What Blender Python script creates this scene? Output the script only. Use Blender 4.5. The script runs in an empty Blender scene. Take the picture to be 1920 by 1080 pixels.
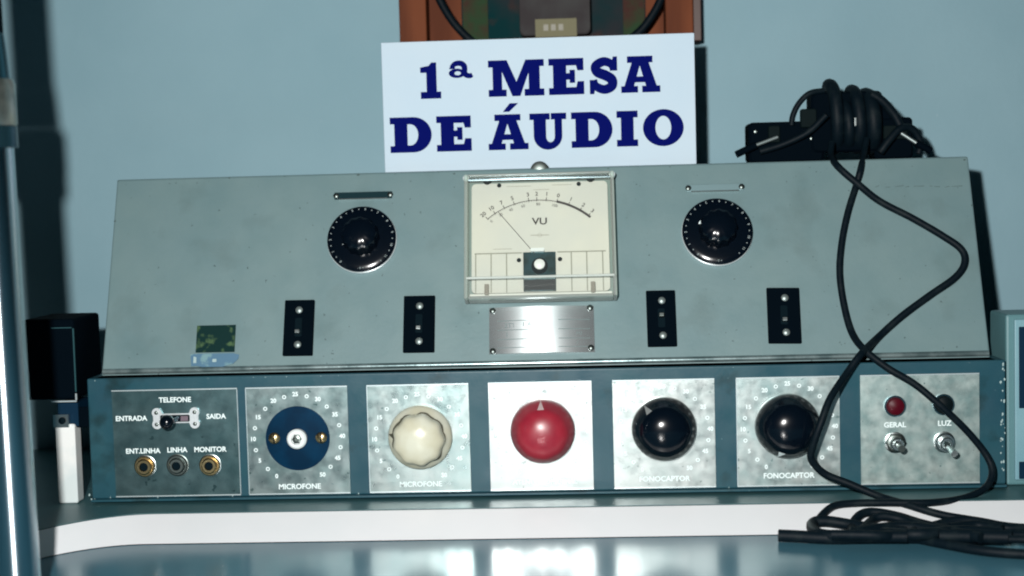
import bpy, bmesh, math, random
from mathutils import Vector, Matrix
from mathutils.geometry import tessellate_polygon
random.seed(7)
S = bpy.context.scene
COL = S.collection

# ------------------------------------------------------------------ camera
D, CX, CZ = 0.88, 0.0272, 0.2113
YAW, PITCH, ROLL, FPX = 0.04816, 0.06446, 0.02654, 2667.0
_f = Vector((-math.sin(YAW)*math.cos(PITCH), math.cos(YAW)*math.cos(PITCH), -math.sin(PITCH)))
_r = Vector((math.cos(YAW), math.sin(YAW), 0)); _u = _r.cross(_f)
_c, _s = math.cos(ROLL), math.sin(ROLL)
R_, U_ = _r*_c - _u*_s, _r*_s + _u*_c
CAMP = Vector((CX, -D, CZ))
cam = bpy.data.cameras.new('camera'); camo = bpy.data.objects.new('camera', cam); COL.objects.link(camo)
camo.matrix_world = Matrix.Translation(CAMP) @ Matrix((R_, U_, -_f)).transposed().to_4x4()
cam.sensor_width = 36; cam.lens = 36*FPX/1920; cam.clip_start = 0.02; cam.clip_end = 50
cam.dof.use_dof = True; cam.dof.focus_distance = 0.885; cam.dof.aperture_fstop = 6.3
S.camera = camo

# ------------------------------------------------------------------ world and flash
w = bpy.data.worlds.new('World'); S.world = w; w.use_nodes = True
bg = w.node_tree.nodes['Background']; bg.inputs[0].default_value = (0.25, 0.62, 0.85, 1); bg.inputs[1].default_value = 0.005
FL = Vector((CX-0.07, -D, CZ+0.075))
fl = bpy.data.lights.new('camera_flash', 'AREA'); fl.shape = 'DISK'; fl.size = 0.022; fl.energy = 10.8; fl.color = (1.0, 0.985, 0.96)
flo = bpy.data.objects.new('camera_flash', fl); COL.objects.link(flo); flo.location = FL
flo.rotation_euler = (Vector((0.03, 0.1, 0.12))-FL).to_track_quat('-Z', 'Y').to_euler()
S.view_settings.view_transform = 'Standard'; S.view_settings.look = 'None'
S.view_settings.exposure = 0; S.view_settings.gamma = 1
try: S.view_settings.use_curve_mapping = False
except Exception: pass
S.render.engine = 'CYCLES'
S.cycles.filter_width = 2.0

# ------------------------------------------------------------------ geometry of the place
WALL = 0.204
ZC = 0.0104      # counter top
ZB = 0.0235      # shelf board top
BF = -0.031      # shelf board front
TILT = 0.3682
class Fr:
    def __init__(s, o, u, v, n): s.o, s.u, s.v, s.n = Vector(o), Vector(u), Vector(v), Vector(n)
    def p(s, a, b, c=0.0): return s.o + s.u*a + s.v*b + s.n*c
    def px(s, x, y, h=0.0):                     # the point of this surface (raised by h) in the direction of a photo point
        d = _f*FPX + R_*(x-960) - U_*(y-540)
        o = s.o + s.n*h
        t = (o-CAMP).dot(s.n)/d.dot(s.n)
        q = CAMP + d*t - o
        return q.dot(s.u), q.dot(s.v)
    def w(s, x, y, h=0.0):
        a, b = s.px(x, y, h); return s.p(a, b, h)
FRONT = Fr((0,0,0), (1,0,0), (0,0,1), (0,-1,0))
SLOPE = Fr((0,0.015,0.1048), (1,0,0), (0,math.sin(TILT),math.cos(TILT)), (0,-math.cos(TILT),math.sin(TILT)))
def yplane(y): return Fr((0,y,0), (1,0,0), (0,0,1), (0,-1,0))
def zplane(z): return Fr((0,0,z), (1,0,0), (0,1,0), (0,0,1))
WORLD = Fr((0,0,0), (1,0,0), (0,1,0), (0,0,1))

# ------------------------------------------------------------------ mesh helpers
class MB:
    def __init__(s): s.V, s.F, s.sm = [], [], []
    def add(s, vs, fs, smooth=False):
        k = len(s.V); s.V += [Vector(v) for v in vs]; s.F += [tuple(i+k for i in f) for f in fs]; s.sm += [smooth]*len(fs); return s
    def bmx(s, bm, f, smooth=False):
        bm.verts.index_update()
        return s.add([f(v.co) for v in bm.verts], [[v.index for v in fc.verts] for fc in bm.faces], smooth)
    def box(s, fr, u0, u1, v0, v1, n0, n1, bev=0.0, seg=2):
        bm = bmesh.new(); bmesh.ops.create_cube(bm, size=1)
        for v in bm.verts:
            v.co = ((u0+u1)/2+v.co.x*(u1-u0), (v0+v1)/2+v.co.y*(v1-v0), (n0+n1)/2+v.co.z*(n1-n0))
        if bev: bmesh.ops.bevel(bm, geom=bm.edges[:], offset=bev, segments=seg, profile=0.5, affect='EDGES')
        s.bmx(bm, lambda c: fr.p(*c)); bm.free(); return s
    def rbox(s, fr, u0, u1, v0, v1, n0, n1, rad, bev=0.0):   # rounded-corner slab
        pts = []
        for (cx, cy, a) in ((u1-rad, v1-rad, 0), (u0+rad, v1-rad, 90), (u0+rad, v0+rad, 180), (u1-rad, v0+rad, 270)):
            for k in range(7):
                t = math.radians(a+k*15); pts.append((cx+rad*math.cos(t), cy+rad*math.sin(t)))
        return s.prism(fr, pts, n0, n1, bev)
    def prism(s, fr, pts, n0, n1, bev=0.0):
        n = len(pts)
        cx = sum(p[0] for p in pts)/n; cy = sum(p[1] for p in pts)/n
        def ins(p):
            d = math.hypot(p[0]-cx, p[1]-cy) or 1; k = max(0, (d-bev*1.2)/d); return (cx+(p[0]-cx)*k, cy+(p[1]-cy)*k)
        rings = [[(p, n0) for p in pts], [(p, n1-bev) for p in pts]]
        if bev: rings.append([(ins(p), n1) for p in pts])
        vs = [fr.p(p[0], p[1], h) for r in rings for p, h in r]; fs = []
        for q in range(len(rings)-1):
            for i in range(n):
                j = (i+1) % n; fs.append((q*n+i, q*n+j, (q+1)*n+j, (q+1)*n+i))
        fs.append(tuple(range(n-1, -1, -1))); fs.append(tuple((len(rings)-1)*n+i for i in range(n)))
        return s.add(vs, fs)
    def lathe(s, fr, u, v, prof, seg=48, lob=None):
        vs, fs = [], []
        for i, (r, h) in enumerate(prof):
            for k in range(seg):
                t = 2*math.pi*k/seg; rr = r*(1+(lob[1]*lob[2][i]*math.cos(lob[0]*t+0.4) if lob else 0))
                vs.append(fr.p(u+rr*math.cos(t), v+rr*math.sin(t), h))
        for i in range(len(prof)-1):
            for k in range(seg):
                j = (k+1) % seg; fs.append((i*seg+k, i*seg+j, (i+1)*seg+j, (i+1)*seg+k))
        fs.append(tuple((len(prof)-1)*seg+k for k in range(seg)))
        return s.add(vs, fs, True)
    def tube(s, pts, r, seg=12, sub=6, caps=True, smooth=True, bump=0.0):
        pts = [Vector(p) for p in pts]
        if sub > 1:
            q = []
            P = [pts[0]*2-pts[1]] + pts + [pts[-1]*2-pts[-2]]
            for i in range(1, len(P)-2):
                for k in range(sub):
                    t = k/sub; a, b, c, d = P[i-1], P[i], P[i+1], P[i+2]
                    q.append(0.5*((2*b)+(c-a)*t+(2*a-5*b+4*c-d)*t*t+(3*b-a-3*c+d)*t**3))
            q.append(pts[-1]); pts = q
        n = len(pts); rr = r if callable(r) else (lambda t: r)
        up = Vector((0,0,1)); T = (pts[1]-pts[0]).normalized()
        if abs(T.dot(up)) > .9: up = Vector((0,1,0))
        N = (up-T*up.dot(T)).normalized(); vs, fs = [], []
        for i, p in enumerate(pts):
            T = (pts[min(i+1, n-1)]-pts[max(i-1, 0)]).normalized(); N = (N-T*N.dot(T)).normalized(); B = T.cross(N)
            ra = rr(i/(n-1))*(1+random.uniform(-bump, bump))
            for k in range(seg):
                t = 2*math.pi*k/seg; vs.append(p+N*ra*math.cos(t)+B*ra*math.sin(t))
        for i in range(n-1):
            for k in range(seg):
                j = (k+1) % seg; fs.append((i*seg+k, i*seg+j, (i+1)*seg+j, (i+1)*seg+k))
        if caps: fs += [tuple(range(seg-1, -1, -1)), tuple((n-1)*seg+k for k in range(seg))]
        return s.add(vs, fs, smooth)
    def flat(s, fr, loops, h):                    # filled outline, further loops are holes
        L = [[Vector((a, b, 0)) for a, b in lp] for lp in loops]
        flatv = [v for lp in L for v in lp]
        return s.add([fr.p(v.x, v.y, h) for v in flatv], [tuple(t) for t in tessellate_polygon(L)])
    def text(s, fr, u, v, txt, size, h=0.0, rot=0.0, bold=0.0, wide=1.0):
        cu = bpy.data.curves.new('t', 'FONT'); cu.body = txt; cu.size = size; cu.align_x = 'CENTER'; cu.align_y = 'CENTER'
        cu.resolution_u = 3; cu.offset = bold
        o = bpy.data.objects.new('t', cu); me = o.to_mesh()
        c, sn = math.cos(rot), math.sin(rot)
        vs = [fr.p(u+(p.co.x*wide*c-p.co.y*sn), v+(p.co.x*wide*sn+p.co.y*c), h) for p in me.vertices]
        s.add(vs, [tuple(p.vertices) for p in me.polygons]); o.to_mesh_clear()
        bpy.data.objects.remove(o); bpy.data.curves.remove(cu); return s
    def build(s, name, mat, parent=None, label=None):
        loc = root_loc(parent)
        me = bpy.data.meshes.new(name); me.from_pydata([v-loc for v in s.V], [], s.F); me.validate()
        bm = bmesh.new(); bm.from_mesh(me); bmesh.ops.recalc_face_normals(bm, faces=bm.faces[:]); bm.to_mesh(me); bm.free()
        if len(me.polygons) == len(s.sm):
            for p, q in zip(me.polygons, s.sm): p.use_smooth = q
        me.materials.append(mat)
        if any(s.sm):
            try: me.set_sharp_from_angle(angle=math.radians(38))
            except Exception: pass
        o = bpy.data.objects.new(name, me); COL.objects.link(o)
        if parent: o.parent = parent
        if label: o['label'] = label
        return o
LOC = {}
def root_loc(p):
    while p is not None and p.parent is not None: p = p.parent
    return LOC.get(p.name, Vector((0,0,0))) if p is not None else Vector((0,0,0))
def thing(name, loc, label, cat, group=None):
    o = bpy.data.objects.new(name, None); COL.objects.link(o); o.location = loc; o.empty_display_size = .02
    LOC[o.name] = Vector(loc); o['label'] = label; o['category'] = cat
    if group: o['group'] = group
    return o
def tag(o, label, cat, kind=None):
    o['label'] = label
    if kind: o['kind'] = kind
    o['category'] = cat; return o

# ------------------------------------------------------------------ materials
ANISO = 0.25
def M(name, col, rough=0.5, metal=0.0, col2=None, nscale=30, lo=.4, hi=.6, bump=0.0, bscale=200, rvar=0.0, stretch=(1,1,1),
      specks=None, coat=0.0, spec=0.5, dust=None, brush=0.0, warp=0.0):
    m = bpy.data.materials.new(name); m.use_nodes = True; nt = m.node_tree; N, L = nt.nodes, nt.links
    b = N['Principled BSDF']; b.inputs['Roughness'].default_value = rough; b.inputs['Metallic'].default_value = metal
    b.inputs['Base Color'].default_value = (*col, 1); b.inputs['Specular IOR Level'].default_value = spec
    if coat: b.inputs['Coat Weight'].default_value = coat; b.inputs['Coat Roughness'].default_value = .08
    tc = N.new('ShaderNodeTexCoord'); mp = N.new('ShaderNodeMapping'); L.new(tc.outputs['Object'], mp.inputs[0]); mp.inputs['Scale'].default_value = stretch
    def noise(sc, det=4):
        n = N.new('ShaderNodeTexNoise'); n.inputs['Scale'].default_value = sc; n.inputs['Detail'].default_value = det
        L.new(mp.outputs[0], n.inputs['Vector']); return n.outputs['Fac']
    def ramp(src, a, c):
        r = N.new('ShaderNodeMapRange'); r.inputs['From Min'].default_value = a; r.inputs['From Max'].default_value = c; L.new(src, r.inputs[0]); return r.outputs[0]
    def mix(f, a, c):
        x = N.new('ShaderNodeMix'); x.data_type = 'RGBA'; L.new(f, x.inputs[0])
        for i, q in ((6, a), (7, c)):
            if isinstance(q, tuple): x.inputs[i].default_value = (*q, 1)
            else: L.new(q, x.inputs[i])
        return x.outputs[2]
    cur = col
    if col2: cur = mix(ramp(noise(nscale), lo, hi), col, col2)
    if specks: cur = mix(ramp(noise(specks[1], 2), specks[2], specks[2]+.03), cur, specks[0])
    if dust: cur = mix(ramp(noise(dust[1], 6), dust[2], dust[3]), cur, dust[0])
    if not isinstance(cur, tuple): L.new(cur, b.inputs['Base Color'])
    if rvar:
        r = N.new('ShaderNodeMapRange'); L.new(noise(nscale*1.7, 5), r.inputs[0]); r.inputs['From Min'].default_value = .3; r.inputs['From Max'].default_value = .7
        r.inputs['To Min'].default_value = rough-rvar; r.inputs['To Max'].default_value = rough+rvar; L.new(r.outputs[0], b.inputs['Roughness'])
    prev = None
    for amt, sc3, dist in ((warp, (22, 22, 22), .004), (brush, (4, 1600, 1600), .0003)):
        if not amt: continue
        m2 = N.new('ShaderNodeMapping'); m2.inputs['Scale'].default_value = sc3; L.new(tc.outputs['Object'], m2.inputs[0])
        nn = N.new('ShaderNodeTexNoise'); nn.inputs['Scale'].default_value = 1; nn.inputs['Detail'].default_value = 1; L.new(m2.outputs[0], nn.inputs['Vector'])
        bq = N.new('ShaderNodeBump'); bq.inputs['Strength'].default_value = amt; bq.inputs['Distance'].default_value = dist
        L.new(nn.outputs['Fac'], bq.inputs['Height'])
        if prev: L.new(prev, bq.inputs['Normal'])
        prev = bq.outputs[0]
    if prev and not bump: L.new(prev, b.inputs['Normal'])
    if bump:
        bp = N.new('ShaderNodeBump'); bp.inputs['Strength'].default_value = bump; bp.inputs['Distance'].default_value = .0006
        L.new(noise(bscale, 3), bp.inputs['Height'])
        if prev: L.new(prev, bp.inputs['Normal'])
        L.new(bp.outputs[0], b.inputs['Normal'])
    return m
m_wall = M('wall_paint', (.238,.392,.452), .7, spec=.2, col2=(.268,.425,.485), nscale=11, lo=.3, hi=.7, bump=.35, bscale=140, warp=.06, specks=((.45,.6,.65), 160, .80))
m_grey = M('grey_enamel', (.132,.215,.228), .45, col2=(.155,.238,.245), nscale=26, lo=.3, hi=.7, bump=.12, bscale=320, warp=.05, specks=((.06,.10,.105), 330, .725), dust=((.112,.178,.182), 32, .56,.82), rvar=.1)
m_teal = M('blue_enamel', (.014,.062,.088), .36, spec=.35, col2=(.020,.078,.10), nscale=30, lo=.3, hi=.7, rvar=.08, dust=((.008,.03,.035), 45, .58, .75), bump=.1, bscale=400, specks=((.14,.26,.28), 210, .77))
m_dark = M('dark_gap', (.002,.008,.012), .8, spec=.05)
def alu(name, c, r, c2, seed=0, metal=.8, rv=.07):
    return M(name, c, r, metal, col2=c2, nscale=58+seed*9, lo=.3, hi=.8, rvar=rv, bump=.05, bscale=420, warp=.10, spec=.4, specks=(tuple(q*.7 for q in c2), 190+20*seed, .70))
m_face = [alu('brushed_plate_%s' % n, c, r, c2, i, me) for i, (n, c, r, c2, me) in enumerate((
    ('worn', (.10,.17,.18), .36, (.05,.11,.12), .8), ('dull', (.34,.41,.41), .33, (.17,.27,.27), .90), ('scuffed', (.42,.48,.47), .32, (.24,.35,.35), .90),
    ('bright', (.50,.535,.53), .355, (.38,.44,.44), .87), ('clean', (.52,.56,.55), .345, (.38,.46,.45), .87), ('stained', (.50,.56,.55), .38, (.30,.42,.42), .85),
    ('mottled', (.44,.53,.51), .45, (.16,.27,.27), .72)))]
m_plateedge = M('plate_edge', (.7,.8,.82), .3, .6)
m_ink = M('white_ink', (.80,.92,.92), .7, spec=.1)
m_black = M('black_bakelite', (.0015,.004,.008), .17, spec=.4, bump=.02, bscale=120)
m_blackm = M('black_moulding', (.0005,.003,.006), .8, spec=.03)
m_cord = M('black_rubber', (.0015,.006,.010), .55, col2=(.008,.015,.018), nscale=120, lo=.5, hi=.8, bump=.2, bscale=700, spec=.12)
m_red = M('red_bakelite', (.30,.020,.036), .34, col2=(.25,.014,.03), nscale=70, spec=.6, rvar=.06)
m_cream = M("ivory_bakelite", (.60,.61,.50), .28, col2=(.54,.53,.40), nscale=60, spec=.5)
m_crease = M('knob_dark', (.06,.06,.04), .7)  # dark tone of the ivory knob's scalloped line and pointer
m_blue = M('blue_disc', (.001,.028,.068), .7, col2=(.001,.018,.045), nscale=60, spec=.08)
m_chrome = M('chrome', (.42,.55,.62), .14, 1.0)
m_steel = M('steel', (.55,.62,.62), .28, 1.0, bump=.1, bscale=500)
m_screw = M('dull_screw', (.16,.19,.18), .38, 1.0)
m_brass = M('brass', (.55,.42,.22), .3, 1.0, bump=.1, bscale=400)
m_name = M('name_plate', (.56,.61,.62), .25, .8, col2=(.48,.55,.56), nscale=40)
_b = m_name.node_tree.nodes['Principled BSDF']; _b.inputs['Anisotropic'].default_value = .85; _b.inputs['Anisotropic Rotation'].default_value = ANISO
_t = m_name.node_tree.nodes.new('ShaderNodeTangent'); _t.direction_type = 'UV_MAP'; _t.uv_map = 'UVMap'; m_name.node_tree.links.new(_t.outputs[0], _b.inputs['Tangent'])
m_whiteEdge = M('white_laminate', (.86,.88,.90), .3, col2=(.83,.86,.88), nscale=20)
m_lip = M('aluminium_lip', (.42,.58,.6), .35, .4)
m_board = M('board_top', (.035,.11,.125), .42, col2=(.05,.13,.14), nscale=26, bump=.1, bscale=160, specks=((.2,.3,.3), 120, .78))
m_counter = M('glossy_counter', (.05,.165,.225), .20, col2=(.065,.185,.245), nscale=8, bump=.03, bscale=45, spec=.42, rvar=.05, specks=((.2,.33,.4), 150, .80))
m_sign = M('sign_card', (.50,.62,.71), .8, col2=(.52,.63,.71), nscale=14, spec=.1)
m_signb = M('sign_blue', (.003,.006,.105), .9, spec=.0)
m_wood = M('brown_wood', (.17,.050,.020), .7, col2=(.10,.028,.012), nscale=30, stretch=(1,1,.12), spec=.15)
m_browndk = M('dark_brown', (.045,.014,.008), .45)
m_green = M('green_cloth', (.004,.032,.036), .9, spec=.05, col2=(.03,.03,.035), nscale=16, dust=((.06,.03,.025), 40, .58,.75))
m_mott = M('patterned_cloth', (.06,.03,.025), .9, spec=.05, col2=(.03,.06,.03), nscale=45)
m_tag = M('cream_label', (.20,.19,.12), .8, spec=.1)
m_gun = M('grey_metal', (.045,.040,.042), .8, spec=.1, col2=(.06,.06,.06), nscale=30)
m_dial = M('meter_card', (.62,.63,.56), .7, col2=(.58,.60,.55), nscale=30, spec=.2, dust=((.50,.46,.34), 12, .6, .9))
m_dialink = M('meter_ink', (.035,.03,.03), .6)
m_dialfaint = M('meter_faint_ink', (.30,.29,.24), .6)
m_movement = M('meter_movement', (.03,.09,.11), .3, .6, col2=(.02,.05,.05), nscale=90)
m_white = M('white_plastic', (.84,.86,.84), .4, col2=(.66,.74,.74), nscale=30)
m_lampred = M('red_lens', (.065,.002,.008), .4, spec=.15)
m_paperblue = M('blue_label', (.07,.17,.26), .5, col2=(.16,.30,.33), nscale=90, lo=.55, hi=.62)
m_moss = M('green_patch', (.004,.025,.024), .7, spec=.1, col2=(.07,.13,.06), nscale=150, lo=.55, hi=.68)
m_greyside = M('side_enamel', (.10,.22,.24), .4)
m_navy = M('dark_window', (.002,.02,.045), .5, spec=.1)
m_chip = M('bare_chip', (.35,.48,.48), .5)
def clear_mat(name, tint, rough, op):
    m = bpy.data.materials.new(name); m.use_nodes = True; nt = m.node_tree; N, L = nt.nodes, nt.links; N.clear()
    o = N.new('ShaderNodeOutputMaterial'); tr = N.new('ShaderNodeBsdfTransparent'); tr.inputs[0].default_value = (*tint, 1)
    g = N.new('ShaderNodeBsdfGlossy'); g.inputs[1].default_value = rough; fr = N.new('ShaderNodeFresnel'); fr.inputs[0].default_value = 1.5
    x = N.new('ShaderNodeMixShader'); L.new(fr.outputs[0], x.inputs[0]); L.new(tr.outputs[0], x.inputs[1]); L.new(g.outputs[0], x.inputs[2])
    d = N.new('ShaderNodeBsdfDiffuse'); d.inputs[0].default_value = (.72,.78,.74,1)
    y = N.new('ShaderNodeMixShader'); y.inputs[0].default_value = op; L.new(x.outputs[0], y.inputs[1]); L.new(d.outputs[0], y.inputs[2]); L.new(y.outputs[0], o.inputs[0]); return m
m_clear = clear_mat('clear_plastic', (.97,.98,.96), .08, .03)
m_rim = clear_mat('clear_plastic_rim', (.75,.85,.80), .15, .30)

# ------------------------------------------------------------------ setting
o = MB().box(WORLD, -1.6, 1.6, WALL, WALL+.1, -.6, 1.4).build('wall', m_wall); o['kind'] = 'structure'; o['label'] = 'pale blue painted wall behind the console'
o = MB().box(WORLD, -1.6, 1.6, -.62, 0.0, ZC-.03, ZC).build('counter_top', m_counter); o['kind'] = 'structure'; o['label'] = 'glossy blue grey counter in front of the shelf'

shelf = thing('shelf', (0, .08, ZC), 'dark grey shelf board with thick white front edge under the console', 'shelf')
_e = zplane(ZB).w(111, 984.5); _x1 = zplane(ZB).w(290, 970)[0]     # the front edge bends gently forward at its left end
path = []
for k in range(40):
    x = _x1-.085*(1-k/39)
    path.append((x, BF-(BF-_e.y)*((_x1-x)/(_x1-_e.x))**2.2))
_s = (path[1][1]-path[0][1])/(path[1][0]-path[0][0])
path = [(-.9, path[0][1]-.03)] + path + [(.9, BF)]
def strip(path, off0, off1, z0, z1, fr=WORLD):
    b = MB(); n = len(path); vs = []
    for (x, y) in path: vs += [(x, y-off1, z0), (x, y-off1, z1), (x, y-off0, z1), (x, y-off0, z0)]
    fs = []
    for i in range(n-1):
        a, c = i*4, (i+1)*4
        for k in range(4): fs.append((a+k, a+(k+1) % 4, c+(k+1) % 4, c+k))
    fs += [(0,1,2,3), tuple((n-1)*4+k for k in (3,2,1,0))]
    return b.add(vs, fs)
b = MB(); n = len(path); vs = []
for (x, y) in path: vs += [(x, y, ZB), (x, WALL, ZB), (x, WALL, ZC+.0002), (x, y, ZC+.0002)]
fs = []
for i in range(n-1):
    a, c = i*4, (i+1)*4
    for k in range(4): fs.append((a+k, a+(k+1) % 4, c+(k+1) % 4, c+k))
b.add(vs, fs).build('shelf_board', m_board, shelf)
BW = .0262                                     # the white edge slopes down and forward from the board to the counter
def slab(path, a0, a1, th):
    n = len(path); vs = []
    for (x, y) in path:
        for f, d in ((a0, 0), (a1, 0), (a1, th), (a0, th)): vs.append((x, y-.0002-BW*f, ZB-.0004-(ZB-ZC-.0006)*f-d*(1 if f < .99 else .2)))
    fs = []
    for i in range(n-1):
        for k in range(4): fs.append((i*4+k, i*4+(k+1) % 4, i*4+4+(k+1) % 4, i*4+4+k))
    return MB().add(vs, fs+[(0,1,2,3), tuple((n-1)*4+k for k in (3,2,1,0))])
slab(path, .012, .985, .002).build('edge_band', m_whiteEdge, shelf)
slab(path, 0, .010, .0015).build('edge_seam', m_dark, shelf)
slab(path, .987, 1.0, .0004).build('edge_seam', m_dark, shelf)

# ------------------------------------------------------------------ console
CON = thing('audio_console', (0, .06, ZB), 'old grey steel audio mixing console with seven silver control plates and a VU meter', 'audio console')
ZT = SLOPE.p(0, .1333).z; YT = SLOPE.p(0, .1333).y
HW = .2814; ZTOP = .2292
vmax = (ZTOP-SLOPE.o.z)/SLOPE.v.z
yt = SLOPE.o.y + SLOPE.v.y*vmax
# sloped upper housing: side profile extruded, bevelled
bm = bmesh.new()
prof = [(.0152, .1048), (yt, ZTOP), (.172, ZTOP), (.172, ZB+.003), (.0152, ZB+.003)]
a = [bm.verts.new((-HW, y, z)) for y, z in prof]; c = [bm.verts.new((HW, y, z)) for y, z in prof]
bm.faces.new(a); bm.faces.new(c[::-1])
for i in range(5): j = (i+1) % 5; bm.faces.new((a[i], c[i], c[j], a[j]))
bmesh.ops.bevel(bm, geom=bm.edges[:], offset=.0012, segments=3, profile=.5, affect='EDGES')
b = MB(); b.bmx(bm, lambda q: Vector(q), False); bm.free()
b.build('upper_housing', m_grey, CON)
# rolled bottom edge of sloped face, dark gap, lower housing
MB().tube([(-HW+.001, .0155, .1056), (HW-.001, .0155, .1056)], .0019, sub=1).build('rolled_edge', M('rolled_edge_enamel', (.30,.40,.41), .26, .6, bump=.1, bscale=300, spec=.9, col2=(.13,.2,.21), nscale=60), CON)
MB().box(WORLD, -.2805, .2805, .0015, .0150, .1010, .1032).build('joint_gap', m_dark, CON)
lower = MB().box(WORLD, -.2859, .2864, 0, .150, .0262, .1032, .0011, 3).build('lower_housing', m_teal, CON)
MB().box(WORLD, -.281, .281, .004, .14, ZB+.0002, .0275).build('plinth', m_dark, CON)
MB().box(WORLD, -.2855, .2860, -.0035, .002, .0248, .0264, .0005).build('bottom_flange', m_teal, CON)
# flakes of bare metal where enamel is chipped
b = MB()
def chip(fr, u, v, s, h=.00025):
    k = random.randint(5, 8); pts = [(u+s*random.uniform(.5, 1)*math.cos(2*math.pi*i/k)*.6, v+s*random.uniform(.5, 1)*math.sin(2*math.pi*i/k)) for i in range(k)]
    b.flat(fr, [pts], h)
for i in range(26): chip(FRONT, .2845+random.uniform(-.0014, .0012), random.uniform(.03, .101), random.uniform(.0004, .0016))
for i in range(16): chip(FRONT, random.uniform(-.283, .28), .0275-.0006*random.random(), random.uniform(.0003, .0008))
for i in range(12): chip(FRONT, random.uniform(-.283, .28), .1020, random.uniform(.0002, .0006))
for x, y in ((168, 928), (172, 936), (178, 937)): chip(FRONT, *FRONT.px(x, y), .0012)
b.build('enamel_chips', m_chip, lower)['kind'] = 'stuff'
b = MB()
for x, y in ((430, 334), (222, 340), (216, 415), (1808, 300), (1822, 385), (672, 328), (852, 326), (1140, 316), (1590, 415)):
    u, v = SLOPE.px(x, y); k = 6; s = random.uniform(.0006, .001)
    b.flat(SLOPE, [[(u+s*random.uniform(.6, 1.3)*math.cos(i*1.047), v+s*random.uniform(.5, 1)*math.sin(i*1.047)) for i in range(k)]], .0002)
x0 = 1640
while x0 < 1800:
    l = random.uniform(5, 22); u, v = SLOPE.px(x0, 351+random.uniform(-1.5, 1.5)); u2, v2 = SLOPE.px(x0+l, 350+random.uniform(-1.5, 1.5))
    b.flat(SLOPE, [[(u, v), (u2, v2-.0001), (u2, v2+.0003), (u, v+.0002)]], .0002); x0 += l+random.uniform(2, 14)
b.build('scratches', M('scratch', (.06,.10,.10), .6), CON)['kind'] = 'stuff'
# knob on the top edge in front of the sign
u, v = yplane(.068).px(1012, 313)
MB().lathe(Fr((0, .066, 0), (1,0,0), (0,0,1), (0,-1,0)), u, v-.0025, [(.0062, 0), (.0062, .002), (.004, .003), (0.0001, .0032)], 32).build('top_fastener', m_screw, CON)

def mid(x): return 831-(x-214)*28/1621.
ZP0, ZP1 = .0277, .0955
PE = [(214.5, 449), (464.5, 654.5), (691, 881), (918, 1111), (1150, 1340.5), (1381, 1574), (1613, 1835.5)]
plates, marks = [], []
names = ['telephone plate with three jacks', 'microphone plate whose knob is missing', 'microphone plate with ivory knob', 'attenuator plate with red knob',
         'pickup plate with black knob', 'pickup plate crossed by the cord', 'plate with two lamps and two toggles']
for i, (a, c) in enumerate(PE):
    u0 = FRONT.px(a, mid(a))[0]; u1 = FRONT.px(c, mid(c))[0]
    p = MB().box(FRONT, u0, u1, ZP0, ZP1, .0002, .0012).build('face_plate', m_face[i], CON, names[i])
    for (q0, q1, r0, r1) in ((u0, u1, ZP1-.0005, ZP1+.0002), (u0, u1, ZP0-.0002, ZP0+.0005)):
        MB().box(FRONT, q0, q1, r0, r1, .0004, .0015).build('plate_edge', m_plateedge, p)
    if i in (0, 1, 2, 5): MB().box(FRONT, u1-.0003 if i == 0 else u0-.0001, u1+.0001 if i == 0 else u0+.0003, ZP0+.0006, ZP1-.0006, .0004, .0014).build('plate_edge', m_plateedge, p)
    plates.append(p); marks.append(MB())
H = .0016
def ptext(i, x, y, t, s=.0037, bold=.00012, wide=1.0):
    u, v = FRONT.px(x, y, H); marks[i].text(FRONT, u, v, t, s, H, 0, bold, wide)
def ring(b, fr, u, v, r0, r1, h, seg=14):
    vs = []; fs = []
    for k in range(seg):
        t = 2*math.pi*k/seg; vs += [fr.p(u+r0*math.cos(t), v+r0*math.sin(t), h), fr.p(u+r1*math.cos(t), v+r1*math.sin(t), h)]
    for k in range(seg): j = (k+1) % seg; fs.append((2*k, 2*k+1, 2*j+1, 2*j))
    b.add(vs, fs)
centres = {1: (558, 821.5), 2: (786, 822), 3: (1017, 812.5), 4: (1246, 808), 5: (1479, 803)}
for i, (x, y) in centres.items():
    u, v = FRONT.px(x, y, H)
    for k in range(21):
        t = math.radians(210+k*14.9); R = .0277 if k % 2 else .0283
        R *= 1.0
        uu, vv = u+R*math.sin(t), v+R*math.cos(t)*.98
        if k % 2 == 0: marks[i].text(FRONT, uu, vv, str(k//2*5), .0037, H, 0, .00014, 1.0)
        else: ring(marks[i], FRONT, uu, vv, .0007, .0013, H)
ptext(1, 562, 912.5, 'MICROFONE', .0046, wide=1.02); ptext(2, 789, 908, 'MICROFONE', .0046, wide=1.02)
ptext(3, 1022, 903, 'ATENUADOR GERAL', .0043); ptext(4, 1246, 898, 'FONOCAPTOR', .0046); ptext(5, 1479, 892, 'FONOCAPTOR', .0046)
ptext(0, 328, 750, 'TELEFONE', .0044); ptext(0, 246, 785, 'ENTRADA', .0044); ptext(0, 405, 781, 'SAÍDA'.replace('Í', 'I'), .0044)
ptext(0, 268, 846, 'ENT.LINHA', .0044); ptext(0, 332, 844, 'LINHA', .0044); ptext(0, 394, 843, 'MONITOR', .0044)
ptext(6, 1678, 797, 'GERAL', .0045); ptext(6, 1771, 794, 'LUZ', .0045)
for p, mk in zip(plates, marks): mk.build('markings', m_ink, p)

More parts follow.
